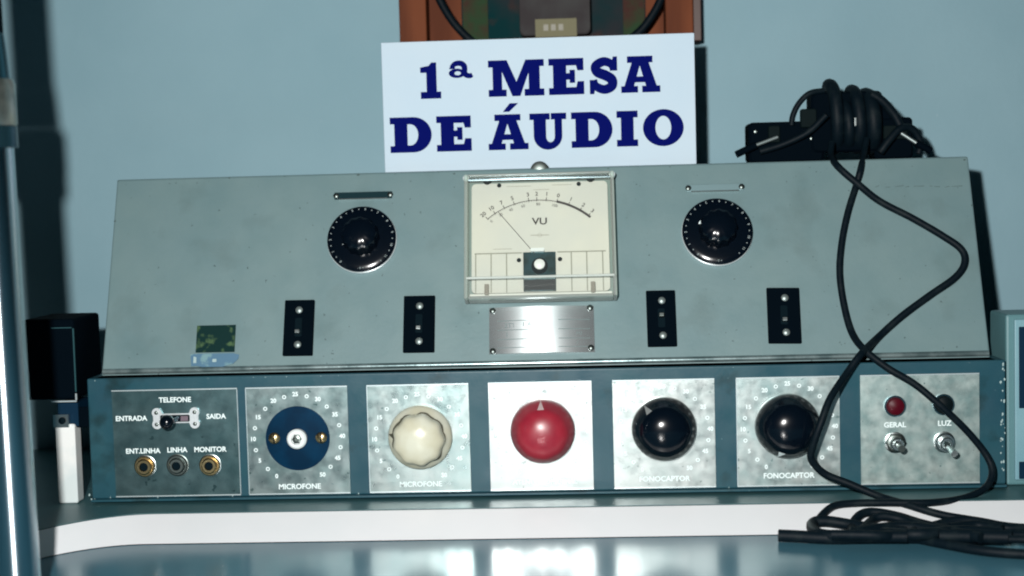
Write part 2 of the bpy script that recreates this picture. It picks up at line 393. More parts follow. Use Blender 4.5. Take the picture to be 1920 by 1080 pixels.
# knobs
def knob(x, y, mat, markmat, ang, R=.0200, scal=.006, crease=False):
    fr = FRONT; u, v = fr.px(x, y, .010)
    if crease: prof = [(R*.96, .0016), (R, .0024), (R, .0050), (R*.97, .0066), (R*.90, .0086), (R*.83, .0102), (R*.795, .0118), (R*.785, .0150), (R*.76, .0172), (R*.68, .0192), (R*.54, .0209), (R*.36, .0222), (R*.18, .02285), (.0001, .0230)]
    else: prof = [(R*.96, .0016), (R, .0024), (R, .0045), (R*.985, .0068), (R*.94, .0098), (R*.885, .0122), (R*.845, .0138), (R*.80, .0158), (R*.74, .0177), (R*.66, .0193), (R*.54, .0209), (R*.36, .0222), (R*.18, .02285), (.0001, .0230)]
    wt = [0, 0, 0, 0, 0, .3, 1, 1, .9, .6, .3, .1, 0, 0]
    k = MB().lathe(fr, u, v, prof, 96, (9, scal, wt)).build('knob', mat, CON)
    if crease:
        pts = []
        for q in range(-22, 52):
            t = math.radians(90-q*5); rr = R*(.80+.012*math.sin(q*.55)+random.uniform(-.01, .01))*(1+.035*math.cos(9*t+.4)); pts.append(fr.p(u+rr*math.cos(t), v+rr*math.sin(t), .0115))
        MB().tube(pts[:60], lambda t: .0002+.0011*abs(math.sin(t*9))*(1-t*.7), 6, 1).build('crease', m_crease, k)
    t = math.radians(ang); c = (u+math.cos(t)*R*.84, v+math.sin(t)*R*.84)
    def q(r, a2): return (c[0]+math.cos(t+a2)*r, c[1]+math.sin(t+a2)*r)
    tri = [q(.0030, 0), q(.0026, 2.2), q(.0026, -2.2)]
    def tip(p):
        d = math.hypot(p[0]-u, p[1]-v)
        for (r1, h1), (r2, h2) in zip(prof[2:], prof[3:]):
            if r2 <= d <= r1: return fr.p(p[0], p[1], h1+(h2-h1)*(r1-d)/(r1-r2+1e-9)+.0003)
        return fr.p(p[0], p[1], .0060)
    mk = MB(); nn = 5; rows = []
    for a_ in range(nn+1):
        for b_ in range(nn+1-a_):
            f1, f2 = a_/nn, b_/nn; rows.append((a_, b_, tip((tri[0][0]*(1-f1-f2)+tri[1][0]*f1+tri[2][0]*f2, tri[0][1]*(1-f1-f2)+tri[1][1]*f1+tri[2][1]*f2))))
    ix = {(a_, b_): q_ for q_, (a_, b_, _p) in enumerate(rows)}; fs = []
    for (a_, b_) in ix:
        if (a_+1, b_) in ix and (a_, b_+1) in ix: fs.append((ix[a_, b_], ix[a_+1, b_], ix[a_, b_+1]))
        if (a_+1, b_+1) in ix: fs.append((ix[a_+1, b_], ix[a_+1, b_+1], ix[a_, b_+1]))
    mk.add([x_[2] for x_ in rows], fs); mk.build('pointer_mark', markmat, k)
    return k
knob(786, 823, m_cream, m_crease, 172, crease=True, scal=.035)
knob(1017, 811.5, m_red, M('pointer_pink', (.55,.42,.42), .5), 92)
knob(1246, 807, m_black, M('pointer_grey', (.22,.24,.24), .5), 128)
knob(1479, 801.6, m_black, m_ink, 250)
# bare spindle plate
u, v = FRONT.px(558, 822, .002)
disc = MB().lathe(FRONT, u, v, [(.0203, .0013), (.0203, .0017), (.0199, .0019), (.0001, .0019)], 64).build('bare_disc', m_blue, CON)
MB().lathe(FRONT, u, v, [(.0062, .0019), (.0062, .0050), (.0052, .0060), (.0034, .0060), (.0032, .0045)], 40).build('spindle_bush', m_white, disc)
MB().lathe(FRONT, u, v, [(.0031, .0046), (.0028, .0062), (.0014, .0066), (.0012, .005)], 6).build('spindle', m_screw, disc)
def screw(parent, fr, u, v, r, h, mat=None, ang=0.5, name='screw'):
    b = MB().lathe(fr, u, v, [(r, h), (r, h+r*.25), (r*.75, h+r*.5), (.0001, h+r*.6)], 24)
    c, s = math.cos(ang), math.sin(ang)
    w = r*.14
    sc = b.build(name, mat or m_screw, parent)
    pts = [(u+a*c-d*s, v+a*s+d*c) for a, d in ((-r*.8, -w), (r*.8, -w), (r*.8, w), (-r*.8, w))]
    MB().prism(fr, pts, h+r*.3, h+r*.62).build('screw_slot', m_dark, sc) if parent is CON else b
    return sc
for x, y in ((514, 822), (602, 821)):
    uu, vv = FRONT.px(x, y, .003); screw(disc, FRONT, uu, vv, .0036, .0019, m_brass)
    MB().prism(FRONT, [(uu-.0004, vv-.0030), (uu+.0004, vv-.0030), (uu+.0004, vv+.0030), (uu-.0004, vv+.0030)], .0035, .0042).build('screw_slot', m_dark, disc)

# telephone switch: bone shaped escutcheon with lever
u, v = FRONT.px(330, 784, .002)
esc = MB()
def arc(cx, cy, r, a0, a1, n=8): return [(cx+r*math.cos(math.radians(a0+(a1-a0)*k/n)), cy+r*math.sin(math.radians(a0+(a1-a0)*k/n))) for k in range(n+1)]
q = .0031
bone = arc(u+.0120, v+.0036, q, -40, 140) + [(u+.0085, v+.0030), (u-.0085, v+.0030)] + arc(u-.0120, v+.0036, q, 40, 220) + arc(u-.0120, v-.0036, q, 140, 320) + [(u-.0085, v-.0030), (u+.0085, v-.0030)] + arc(u+.0120, v-.0036, q, 220, 400)
esc.flat(FRONT, [bone], .0028); esc.prism(FRONT, bone, .0013, .0027)
esc = esc.build('switch_escutcheon', M('bright_tin', (.85,.9,.92), .3, .5, bump=.2, bscale=400), CON)
MB().rbox(FRONT, u-.0098, u+.0090, v-.0022, v+.0022, .0029, .0032, .0010).build('lever_slot', m_dark, esc)
for sx in (-1, 1):
    for sy in (-1, 1): screw(esc, FRONT, u+sx*.0122, v+sy*.0037, .0012, .0029, m_screw)
MB().tube([FRONT.p(u+.002, v+.0005, .003), FRONT.p(u-.001, v-.0012, .009), FRONT.p(u-.0035, v-.0025, .014)], .0013, 10, 3).build('lever', m_chrome, esc)
uu, vv = FRONT.px(314, 791, .012)
MB().lathe(FRONT, uu, vv, [(.0020, .0085), (.0041, .0105), (.0046, .0130), (.0041, .0155), (.0022, .0172), (.0001, .0176)], 28).build('lever_tip', m_black, esc)
MB().box(FRONT, u+.0035, u+.0082, v-.0017, v+.0016, .0033, .0045, .0003).build('switch_contact', M('pinkish_metal', (.2,.15,.18), .4, .5), esc)
# jacks
for k, (x, y, mm) in enumerate(((271, 875, m_brass), (332, 873, m_screw), (393, 873, m_brass))):
    uu, vv = FRONT.px(x, y, .003)
    j = MB().lathe(FRONT, uu, vv, [(.0066, .0013), (.0066, .0024), (.0060, .0030), (.0052, .0030), (.0050, .0045), (.0042, .0052), (.0028, .0052), (.0027, .0016)], 40).build('jack_socket', mm, CON, None if k != 1 else 'dark tarnished jack socket')
    MB().lathe(FRONT, uu, vv, [(.0026, .0014), (.0026, .0036), (.0001, .0036)], 24).build('jack_hole', m_dark, j)
    MB().lathe(FRONT, uu, vv, [(.0066, .0011), (.0071, .0011), (.0071, .0016), (.0067, .0018)], 40).build('washer', m_steel if k != 1 else m_screw, j)
# lamps, toggles
for x, y, mm, lb in ((1679, 762, m_lampred, 'red indicator lamp'), (1770, 759, M('dark_lens', (.002,.006,.008), .5, spec=.1), 'dark indicator lamp behind the cord')):
    uu, vv = FRONT.px(x, y, .003)
    lp = MB().lathe(FRONT, uu, vv, [(.0057, .0017), (.0057, .0036), (.0048, .0052), (.0025, .0061), (.0001, .0063)], 40).build('indicator_lamp', mm, CON, lb)
    MB().lathe(FRONT, uu, vv, [(.0066, .0012), (.0066, .0026), (.0062, .0030), (.0058, .0030), (.0058, .0014)], 40).build('bezel', m_chrome, lp)
for k, (x, y) in enumerate(((1680, 831), (1772, 830))):
    uu, vv = FRONT.px(x, y, .004)
    wz = MB().lathe(FRONT, uu, vv, [(.0066, .0012), (.0066, .0020), (.0060, .0023)], 40).build('toggle_switch', m_steel, CON)
    MB().lathe(FRONT, uu, vv, [(.0064 if k == 0 else .0060, .0022), (.0064 if k == 0 else .0060, .0046), (.0052, .0054), (.0040, .0054)], 6 if k == 0 else 30).build('hex_nut', m_steel if k else m_screw, wz)
    MB().lathe(FRONT, uu, vv, [(.0040, .0050), (.0040, .0085), (.0034, .0092), (.0022, .0092), (.0020, .006)], 28).build('bushing', m_steel, wz)
    d = (.0002, -.0008) if k == 0 else (.0018, -.0042)
    MB().tube([FRONT.p(uu, vv, .006), FRONT.p(uu+d[0]*.5, vv+d[1]*.5, .012), FRONT.p(uu+d[0], vv+d[1], .019)], lambda t: .0014+.0008*t, 14, 3).build('lever', m_screw if k == 0 else m_steel, wz)

# ---- sloped face
def dial(x, y, px, tri, lab):
    u, v = SLOPE.px(x, y, .004)
    R = .0226
    d = MB().lathe(SLOPE, u, v, [(R+.0003, .0004), (R+.0003, .0022)], 72)
    dd = d.build('dial', m_plateedge, CON, lab)
    MB().lathe(SLOPE, u, v, [(R-.0002, .0010), (R, .0040), (R-.0006, .0046), (R*.80, .0052), (R*.62, .0058), (.0001, .0058)], 72).build('dial_skirt', m_black, dd)
    g = MB(); 
    g.lathe(SLOPE, u, v, [(.0120, .0058), (.0118, .0120), (.0108, .0160), (.0080, .0180), (.0040, .0188), (.0001, .0190)], 72, (12, .04, [1, 1, .8, .3, .1, 0]))
    g.build('dial_grip', m_black, dd)
    mk = MB()
    for k in range(24):
        t = math.radians(220+k*280/23)
        hh = .0052
        if k % 2 == 0: mk.text(SLOPE, u+R*.90*math.sin(t), v+R*.90*math.cos(t), str(k//2), .0022, hh, -t, .00004)
        else: ring(mk, SLOPE, u+R*.90*math.sin(t), v+R*.90*math.cos(t), .0001, .0004, hh, 8)
    mk.text(SLOPE, u, v-R*.90, '- 0 +', .0022, .0052)
    mk.build('dial_markings', M('dial_ink', (.28,.34,.34), .5), dd)
    uu, vv = SLOPE.px(tri[0], tri[1], .006)
    MB().flat(SLOPE, [[(uu-.0013, vv-.0010), (uu+.0013, vv-.0010), (uu+.0001, vv+.0014)]], .0062).build('pointer_mark', m_ink, dd)
dial(678, 448, 66, (646, 456), 'black numbered dial under the dark strip')
dial(1345, 433.5, 66, (1313, 417), 'black numbered dial under the light strip')
# label strips
for (x0, y0, x1, y1, mm, lb) in ((627, 359, 735, 373, M('dark_strip', (.008,.028,.034), .8, spec=.1), 'dark label strip'), (1287, 345, 1394, 358, M('light_strip', (.20,.31,.33), .5, .4), 'light metal label strip')):
    a = SLOPE.px(x0, (y0+y1)/2+1, .001); c = SLOPE.px(x1, (y0+y1)/2-1, .001); h = .0024
    vm = (a[1]+c[1])/2
    s = MB().box(SLOPE, a[0], c[0], vm-h, vm+h, .0001, .0011, .0003).build('label_strip', mm, CON, lb)
    MB().box(SLOPE, a[0]+.003, c[0]-.003, vm-h-.0004, vm-h+.0002, .0003, .0014).build('strip_rim', m_steel, s)
    for e in (a[0]+.0012, c[0]-.0012): screw(s, SLOPE, e, vm, .0019, .0011, m_screw)
# switch plates
for k, (x0, y0, x1, y1) in enumerate(((532, 563, 589, 667), (756, 555, 816, 661), (1212, 545, 1268, 650), (1438, 540, 1501, 644))):
    xm, ym = (x0+x1)/2, (y0+y1)/2
    u, v = SLOPE.px(xm, ym, .001); a = SLOPE.px(x0, ym, .001)[0]; c = SLOPE.px(x1, ym, .001)[0]; hv = (SLOPE.px(xm, y0, .001)[1]-SLOPE.px(xm, y1, .001)[1])/2
    fr2 = SLOPE
    t = math.radians((0.4, 0.3, .2, 1.3)[k])
    fr2 = Fr(SLOPE.p(u, v), SLOPE.u*math.cos(t)-SLOPE.v*math.sin(t), SLOPE.v*math.cos(t)+SLOPE.u*math.sin(t), SLOPE.n)
    hw = (c-a)/2*.98
    pl = MB().box(fr2, -hw, hw, -hv, hv, .0001, .0026, .0006).build('switch_plate', m_blackm, CON)
    up = k in (0, 1, 3)
    for sgn in (-1, 1): screw(pl, fr2, .0003*k, sgn*hv*.62, .0023, .0026, M('tarnished', (.30,.36,.35), .45, .7))
    MB().rbox(fr2, -.0022, .0022, -.0062, .0062, .0026, .0030, .0008).build('slide_slot', m_dark, pl)
    yy = -.0036 if up else .0012
    MB().box(fr2, -.0016, .0016, yy-.0012, yy+.0012, .0026, .0072, .0004).build('slide_lever', m_steel if k != 2 else m_screw, pl)
# dusty outline smudges beside plates
# green patch and blue label
a = SLOPE.px(370, 611); c = SLOPE.px(440, 660)
MB().box(SLOPE, a[0], c[0], c[1], a[1], .0001, .0007, .0002).build('green_window', m_moss, CON)
u0, v0 = SLOPE.px(356, 690); u1, v1 = SLOPE.px(449, 663)
pts = [(u0, v1), (u0+.002, v1+.0003), (u1-.004, v1+.0002), (u1, v1-.0008), (u1-.0005, v1-.0035), (u1-.004, v0+.002), (u1-.010, v0+.0004), (u0+.010, v0), (u0+.004, v0+.0012), (u0+.001, v0+.001)]
s = MB(); s.prism(SLOPE, pts, .0001, .0006); s = s.build('torn_label', m_paperblue, CON)
MB().flat(SLOPE, [[(u0+.0022, v0+.003), (u0+.0042, v0+.003), (u0+.0040, v1-.002), (u0+.0022, v1-.0015)]], .0008).build('label_hole', m_chip, s)
MB().rbox(SLOPE, (u0+u1)/2-.0013, (u0+u1)/2+.0013, (v0+v1)/2-.001, (v0+v1)/2+.001, .0006, .0009, .0004).build('label_spot', m_chip, s)
# name plate, slightly bowed
a = SLOPE.px(917, 577.5, .001); c = SLOPE.px(1113, 572, .001); lo = SLOPE.px(1016, 662, .001)[1]; hi = SLOPE.px(1015, 575, .001)[1]
vs, fs = [], []; n = 24
def bow(t): return .0006+.0020*(1-(2*t-1)**2)
for k in range(n+1):
    t = k/n; x = a[0]+(c[0]-a[0])*t
    vs += [SLOPE.p(x, lo, bow(t)), SLOPE.p(x, hi, bow(t)), SLOPE.p(x, hi, 0.0), SLOPE.p(x, lo, 0.0)]
for k in range(n):
    for e in range(4): fs.append((4*k+e, 4*k+(e+1) % 4, 4*k+4+(e+1) % 4, 4*k+4+e))
fs += [(0,1,2,3), tuple(4*n+e for e in (3,2,1,0))]
b = MB(); b.add(vs, fs, True); npl = b.build('name_plate', m_name, CON)
uvl = npl.data.uv_layers.new(name='UVMap')
for lp in npl.data.loops:
    co = npl.data.vertices[lp.vertex_index].co; uvl.data[lp.index].uv = (co.x*10, co.z*10)
W_, Hh = c[0]-a[0], hi-lo
ln = MB()
def seg(t0, t1, q0, q1, th=.00022):
    k = 6
    for i in range(k):
        ta, tb = t0+(t1-t0)*i/k, t0+(t1-t0)*(i+1)/k; y = lo+Hh*q0; y2 = lo+Hh*q1
        ln.add([SLOPE.p(a[0]+W_*ta, y-th, bow(ta)+.00015), SLOPE.p(a[0]+W_*tb, y-th, bow(tb)+.00015), SLOPE.p(a[0]+W_*tb, y+th, bow(tb)+.00015), SLOPE.p(a[0]+W_*ta, y+th, bow(ta)+.00015)], [(0,1,2,3)])
for q in (.70, .50, .30, .12): seg(.08, .42, q, q); seg(.66, .96, q, q)
def etch(t, q, txt, s=.0042): ln.text(SLOPE, a[0]+W_*t, lo+Hh*q, txt, s, bow(t)+.00016)
etch(.20, .59, '2TT'); etch(.36, .61, '1 A'); etch(.17, .40, '1'); etch(.84, .40, '1 M3', .0030); etch(.86, .21, 'V · ·', .0032)
ln.build('engraving', M('engraved_grey', (.14,.20,.20), .6), npl)
for t, q in ((.035, .93), (.965, .95), (.035, .06), (.965, .09)):
    uu, vv = a[0]+W_*t, lo+Hh*q; screw(npl, SLOPE, uu, vv, .0020, .0010, m_screw)

# ---- VU meter
tl = SLOPE.px(874, 330, .012); tr = SLOPE.px(1150, 323, .012); bl = SLOPE.px(868, 566, .008); br = SLOPE.px(1158, 558, .008)
U0, U1 = (tl[0]+bl[0])/2, (tr[0]+br[0])/2; V1 = (tl[1]+tr[1])/2; V0 = (bl[1]+br[1])/2
VU = MB().rbox(SLOPE, U0+.0042, U1-.0042, V0+.0060, V1-.0030, .0002, .0050, .003).build('vu_meter', m_dial, CON, 'cream VU meter under a clear plastic cover')
MB().rbox(SLOPE, U0+.0009, U1-.0009, V0+.0012, V1-.0005, .0002, .0022, .003).build('meter_base', M('meter_base_grey', (.20,.27,.25), .4), VU)
hF = .0051
sc = MB()
def mpx(x, y): return SLOPE.px(x, y, .0051)
cx_, cy_ = mpx(1011, 513); top_ = mpx(1011, 375)
RA = top_[1]-cy_
def ap(deg, r): t = math.radians(deg); return (cx_+r*math.sin(t), cy_+r*math.cos(t))
def arcband(b, r0, r1, a0, a1, h, n=40):
    vs, fs = [], []
    for k in range(n+1):
        d = a0+(a1-a0)*k/n
        for r in (r0, r1): x, y = ap(d, r); vs.append(SLOPE.p(x, y, h))
    for k in range(n): fs.append((2*k, 2*k+1, 2*k+3, 2*k+2))
    b.add(vs, fs)
arcband(sc, RA-.00022, RA+.00022, -41, 15, hF+.0001)
for d, t in ((-41, '20'), (-34, '10'), (-26, '7'), (-18, '5'), (-7, '3'), (-1, '2'), (6, '1'), (14, '0'), (23, '1'), (32.5, '2'), (40, '3')):
    x, y = ap(d, RA+.0042); sc.text(SLOPE, x, y, t, .0038, hF+.0002, -math.radians(d), .00006)
    arcl = [ap(d-.25, RA-.0008), ap(d+.25, RA-.0008), ap(d+.25, RA+.0020), ap(d-.25, RA+.0020)]
    sc.add([SLOPE.p(px_, py_, hF+.0003) for px_, py_ in arcl], [(0,1,2,3)])
for d, t in ((-40, '0'), (-31, '20'), (-22, '40'), (-12, '60'), (0, '80'), (13, '100')):
    x, y = ap(d, RA-.0030); sc.text(SLOPE, x, y, t, .0027, hF+.0002, -math.radians(d))
for k in range(32):
    d = -40+k*1.75; arcl = [ap(d-.12, RA-.0010), ap(d+.12, RA-.0010), ap(d+.12, RA), ap(d-.12, RA)]
    sc.add([SLOPE.p(px_, py_, hF+.00025) for px_, py_ in arcl], [(0,1,2,3)])
x, y = mpx(1012, 415.5); sc.text(SLOPE, x, y, 'VU', .0066, hF+.0002, 0, .00014, 1.15)
sc.build('meter_scale', m_dialink, VU)
rb = MB(); arcband(rb, RA-.0008, RA+.0008, 14, 42, hF+.0003); rb.build('overload_arc', m_dialink, VU)
ft = MB()
u1_, v1_ = mpx(1012, 441); ring(ft, SLOPE, u1_, v1_, .0012, .0014, hF+.0001); ft.flat(SLOPE, [[(u1_-.006, v1_-.0002), (u1_+.006, v1_-.0002), (u1_+.006, v1_+.0002), (u1_-.006, v1_+.0002)]], hF+.0002)
for (xa, xb, yy) in ((950, 995, 350), (1000, 1030, 356), (1035, 1072, 347), (925, 960, 467.5)):
    p0, p1 = mpx(xa, yy), mpx(xb, yy-1); ft.flat(SLOPE, [[(p0[0], p0[1]-.00015), (p1[0], p0[1]-.00015), (p1[0], p0[1]+.00015), (p0[0], p0[1]+.00015)]], hF+.0001)
ft.build('faint_print', m_dialfaint, VU)['kind'] = 'stuff'
# needle
p0 = SLOPE.w(1003, 476, .0072); p1 = SLOPE.w(934, 397, .0062)
MB().tube([p0, p1], .00022, 6, 1).build('needle', m_dialink, VU)
# movement window and its screw
a = mpx(981, 474); c = mpx(1043, 546)
mv = MB().box(SLOPE, a[0], c[0], c[1], a[1], .0051, .0060).build('movement', m_movement, VU)
hh = (a[1]-c[1]); 
MB().box(SLOPE, a[0]+.0004, c[0]-.0004, c[1]+.0005, c[1]+hh*.29, .0061, .0066).build('black_bar', m_black, mv)
MB().box(SLOPE, a[0]+.0004, c[0]-.0004, c[1]+hh*.31, c[1]+hh*.36, .0061, .0072, .0002).build('movement_bridge', m_steel, mv)
x, y = mpx(1012, 500); MB().lathe(SLOPE, x, y, [(.0052, .006), (.0052, .0075), (.0043, .0082)], 30).build('screw_collar', m_dark, mv)
MB().lathe(SLOPE, x, y+.0004, [(.0034, .0078), (.0034, .0094), (.0022, .0102), (.0001, .0104)], 28).build('zero_screw', m_white, mv)
x, y = mpx(1008, 471); MB().rbox(SLOPE, x-.0045, x+.0045, y-.001, y+.0013, .0052, .0080, .0008).build('pivot_guard', m_white, mv)
for x, y, r in ((936, 348, 4.2), (1085, 345, 4.2), (973, 488, 4.2), (1050, 486, 4.2)):
    uu, vv = mpx(x, y); screw(VU, SLOPE, uu, vv, r*.00034, .0051, m_dark)
for x, y in ((913, 336), (1107, 331)):
    uu, vv = SLOPE.px(x, y, .008); MB().lathe(SLOPE, uu, vv, [(.0028, .0051), (.0028, .0085), (.0018, .0092), (.0001, .0094)], 24).build('cover_screw', m_dark, VU)
# lower window bars
gb = MB()
t1 = mpx(1012, 474.5)[1]
for x in (892, 921, 950, 1072, 1101, 1131):
    uu = mpx(x, 520)[0]; gb.box(SLOPE, uu-.00035, uu+.00035, V0+.0062, t1, .0051, .0054)
for x0_, x1_ in ((890, 979), (1045, 1136)):
    u0_, u1_ = mpx(x0_, 476)[0], mpx(x1_, 476)[0]; gb.box(SLOPE, u0_, u1_, t1+.0001, t1+.0007, .0051, .0055)
gb.build('window_bars', M('bar_grey', (.26,.27,.22), .5), VU)
for x, y in ((913, 545), (1112, 540)):
    uu, vv = mpx(x, y); MB().box(SLOPE, uu-.0014, uu+.0014, vv-.0035, vv+.0035, .0051, .0085, .0004).build('cover_clip', M('clip_grey', (.22,.20,.16), .4), VU)
# clear cover: front pane, side walls with chamfered lower part
cv = MB()
def quad(b, ps): b.add(ps, [(0,1,2,3)])
hT, hB = .0150, .0105
e = .0016; vb = V0+.0135
P = lambda u, v, h: SLOPE.p(u, v, h)
quad(cv, [P(U0+e, vb, hT), P(U1-e, vb, hT), P(U1-e, V1-e, hT), P(U0+e, V1-e, hT)])
cl = MB(); quad(cl, [P(U0+e, V0+e, hT-.0014), P(U1-e, V0+e, hT-.0014), P(U1-e, vb-.0004, hT-.0002), P(U0+e, vb-.0004, hT-.0002)])
cv.build('clear_cover', m_clear, VU); cl.build('cover_slope', clear_mat('clear_plastic_glare', (.97,.98,.96), .12, .09), VU)  # whitish diffuse mixed into the lower pane stands for its glare
rm = MB()
rm.box(SLOPE, U0, U0+.0024, V0, V1, .0022, hT, .0005); rm.box(SLOPE, U1-.0024, U1, V0, V1, .0022, hT, .0005)
rm.box(SLOPE, U0+.0025, U1-.0025, V1-.0013, V1, .0022, hT, .0005); rm.box(SLOPE, U0+.0025, U1-.0025, V0, V0+.0018, .0022, hT-.0014, .0005)
rm.build('cover_rim', m_rim, VU)
MB().tube([P(U0+.0016, vb-.0002, hT), P(U1-.0016, vb-.0002, hT)], .0008, 8, 1).build('crease_glare', clear_mat('clear_plastic_crease_glare', (.9,.95,.92), .15, .6), VU)  # pale tube paints the glare line along the crease of the cover
MB().box(SLOPE, U0+.003, U1-.003, V0+.0022, V0+.0055, .0024, .0058, .0005).build('lower_lip', M('pearly_lip', (.75,.78,.72), .3), VU)
MB().box(SLOPE, U0+.002, U1-.002, V1-.0032, V1-.0016, .0100, .0118, .0004).build('top_bar', m_chrome, VU)
for x, mm in ((U0+.001, m_white), (U1-.001, m_white)):
    MB().lathe(SLOPE, x, V1-.0016, [(.0020, .010), (.0020, .0130), (.0012, .0140), (.0001, .0142)], 20).build('corner_pin', mm, VU)

# ------------------------------------------------------------------ sign
Y_S = .0745
SG = yplane(Y_S)
a = SG.px(716, 79); c = SG.px(1302, 62.5); bb = SG.px(1305.5, 309)
a2 = SG.px(720, 320)
sx0, sx1 = (a[0]+a2[0])/2, (c[0]+bb[0])/2; sz1 = (a[1]+c[1])/2
sign = thing('sign_board', ((sx0+sx1)/2, Y_S, ZTOP), 'white rectangular sign with navy slab lettering standing on the console', 'sign')
MB().box(SG, sx0, sx1, ZTOP+.0002, sz1, -.005, 0, .0004).build('board', m_sign, sign)
def ell(cx, cy, rx, ry, a0=0, a1=360, n=24): return [(cx+rx*math.cos(math.radians(a0+(a1-a0)*k/n)), cy+ry*math.sin(math.radians(a0+(a1-a0)*k/n))) for k in range(n+(0 if abs(a1-a0) == 360 else 1))]
def stroke(pts, w):
    Pp = [Vector((p[0], p[1])) for p in pts]; P = [Pp[0]*2-Pp[1]]+Pp+[Pp[-1]*2-Pp[-2]]; q = []
    for i in range(1, len(P)-2):
        for k in range(6):
            t = k/6; A, B, C, E = P[i-1], P[i], P[i+1], P[i+2]; q.append(0.5*((2*B)+(C-A)*t+(2*A-5*B+4*C-E)*t*t+(3*B-A-3*C+E)*t**3))
    q.append(Pp[-1]); L, R = [], []
    for i, p in enumerate(q):
        T = (q[min(i+1, len(q)-1)]-q[max(i-1, 0)]).normalized(); N = Vector((-T.y, T.x)); ww = w(i/(len(q)-1)) if callable(w) else w
        L.append(tuple(p+N*ww/2)); R.append(tuple(p-N*ww/2))
    return L+R[::-1]
GL = {
 '1': [[[(4,0),(62,0),(62,19),(50,19),(50,100),(36,100),(28,91),(4,87),(4,72),(21,72),(21,19),(4,19)]]],
 'M': [[[(0,0),(50,0),(50,19),(38,19),(38,68),(66,0),(88,0),(112,64),(112,19),(100,19),(100,0),(155,0),(155,19),(143,19),(143,81),(155,81),(155,100),(104,100),(78,40),(52,100),(0,100),(0,81),(12,81),(12,19),(0,19)]]],
 'E': [[[(0,0),(98,0),(98,36),(80,36),(76,20),(49,20),(49,41),(58,41),(58,32),(73,32),(73,68),(58,68),(58,59),(49,59),(49,80),(76,80),(80,66),(97,66),(97,100),(0,100),(0,81),(12,81),(12,19),(0,19)]]],
 'A': [[[(0,0),(48,0),(48,18),(37,18),(40,28),(68,28),(71,18),(60,18),(60,0),(112,0),(112,18),(102,18),(80,82),(91,82),(91,100),(18,100),(18,82),(31,82),(9,18),(0,18)], [(45,44),(63,44),(54,74)]]],
 'D': [[[(0,0),(66,0)]+ell(66,50,51,50,-90,90,16)[1:-1]+[(66,100),(0,100),(0,81),(12,81),(12,19),(0,19)], [(49,20),(57,20)]+ell(57,50,22,30,-90,90,12)[1:-1]+[(57,80),(49,80)]]],
 'U': [[[(0,100),(0,82),(11,82),(11,36)]+ell(51,36,40,39,180,360,16)[1:-1]+[(91,36),(91,82),(103,82),(103,100),(60,100),(60,82),(70,82),(70,36)]+ell(58,34,12,16,0,-180,10)[1:-1]+[(46,34),(46,82),(57,82),(57,100)]]],
 'I': [[[(0,0),(60,0),(60,19),(48,19),(48,81),(60,81),(60,100),(0,100),(0,81),(12,81),(12,19),(0,19)]]],
 'O': [[ell(57,50,57,52,0,360,40), ell(57,50,22,33,0,360,30)]],
 'S': [[stroke([(70,64),(64,80),(42,88),(20,76),(24,60),(46,50),(64,38),(64,20),(42,11),(18,22),(13,38)], lambda t: 20+8*math.sin(math.pi*t))], [[(66,62),(80,62),(80,101),(68,101),(66,90)]], [[(2,-1),(14,-1),(16,10),(17,38),(2,38)]]],
 'a': [[stroke([(10,84),(20,94),(36,95),(46,86),(47,66),(60,60),(68,63)], lambda t: 12+4*math.sin(math.pi*t))], [ell(25,68,23,13), ell(27,68,9,5.5)], [[(3,80),(20,80),(20,90),(9,92)]]],
 '´': [[[(42,107),(60,107),(86,131),(62,131)]]],
}
lt = MB()
def put(ch, x0, x1, base_y, cap, wid):
    u0 = SG.px(x0, base_y)[0]; u1 = SG.px(x1, base_y)[0]; z = base_z
    s = (u1-u0)/wid; 
    for k, loops in enumerate(GL[ch]):
        lt.flat(SG, [[(u0+p[0]*s, z+p[1]*capz/100) for p in lp] for lp in loops], .0003+.0001*k)
k_ = 2.526
cx = lambda q: 580+q/k_
base_z = (SG.px(cx(525), 467/k_)[1]+SG.px(cx(1660), 437/k_)[1])/2; capz = SG.px(1012, 110)[1]-SG.px(1012, 178)[1]
for ch, a_, b_, w_ in (('1', 522, 625, 62), ('a', 660, 775, 68), ('M', 850, 1114, 155), ('E', 1136, 1303, 98), ('S', 1326, 1464, 82), ('A', 1478, 1663, 112)): put(ch, cx(a_), cx(b_), 179, 0, w_)
base_z = (SG.px(cx(385), 722/k_)[1]+SG.px(cx(1775), 689/k_)[1])/2; capz = SG.px(1012, 212)[1]-SG.px(1012, 278.5)[1]
for ch, a_, b_, w_ in (('D', 385, 582, 117), ('E', 605, 770, 98), ('A', 850, 1039, 112), ('U', 1046, 1220, 103), ('D', 1243, 1438, 117), ('I', 1458, 1558, 60), ('O', 1582, 1775, 114)): put(ch, cx(a_), cx(b_), 279, 0, w_)
put('´', cx(850), cx(1039), 279, 0, 112)
lt.build('lettering', m_signb, sign)

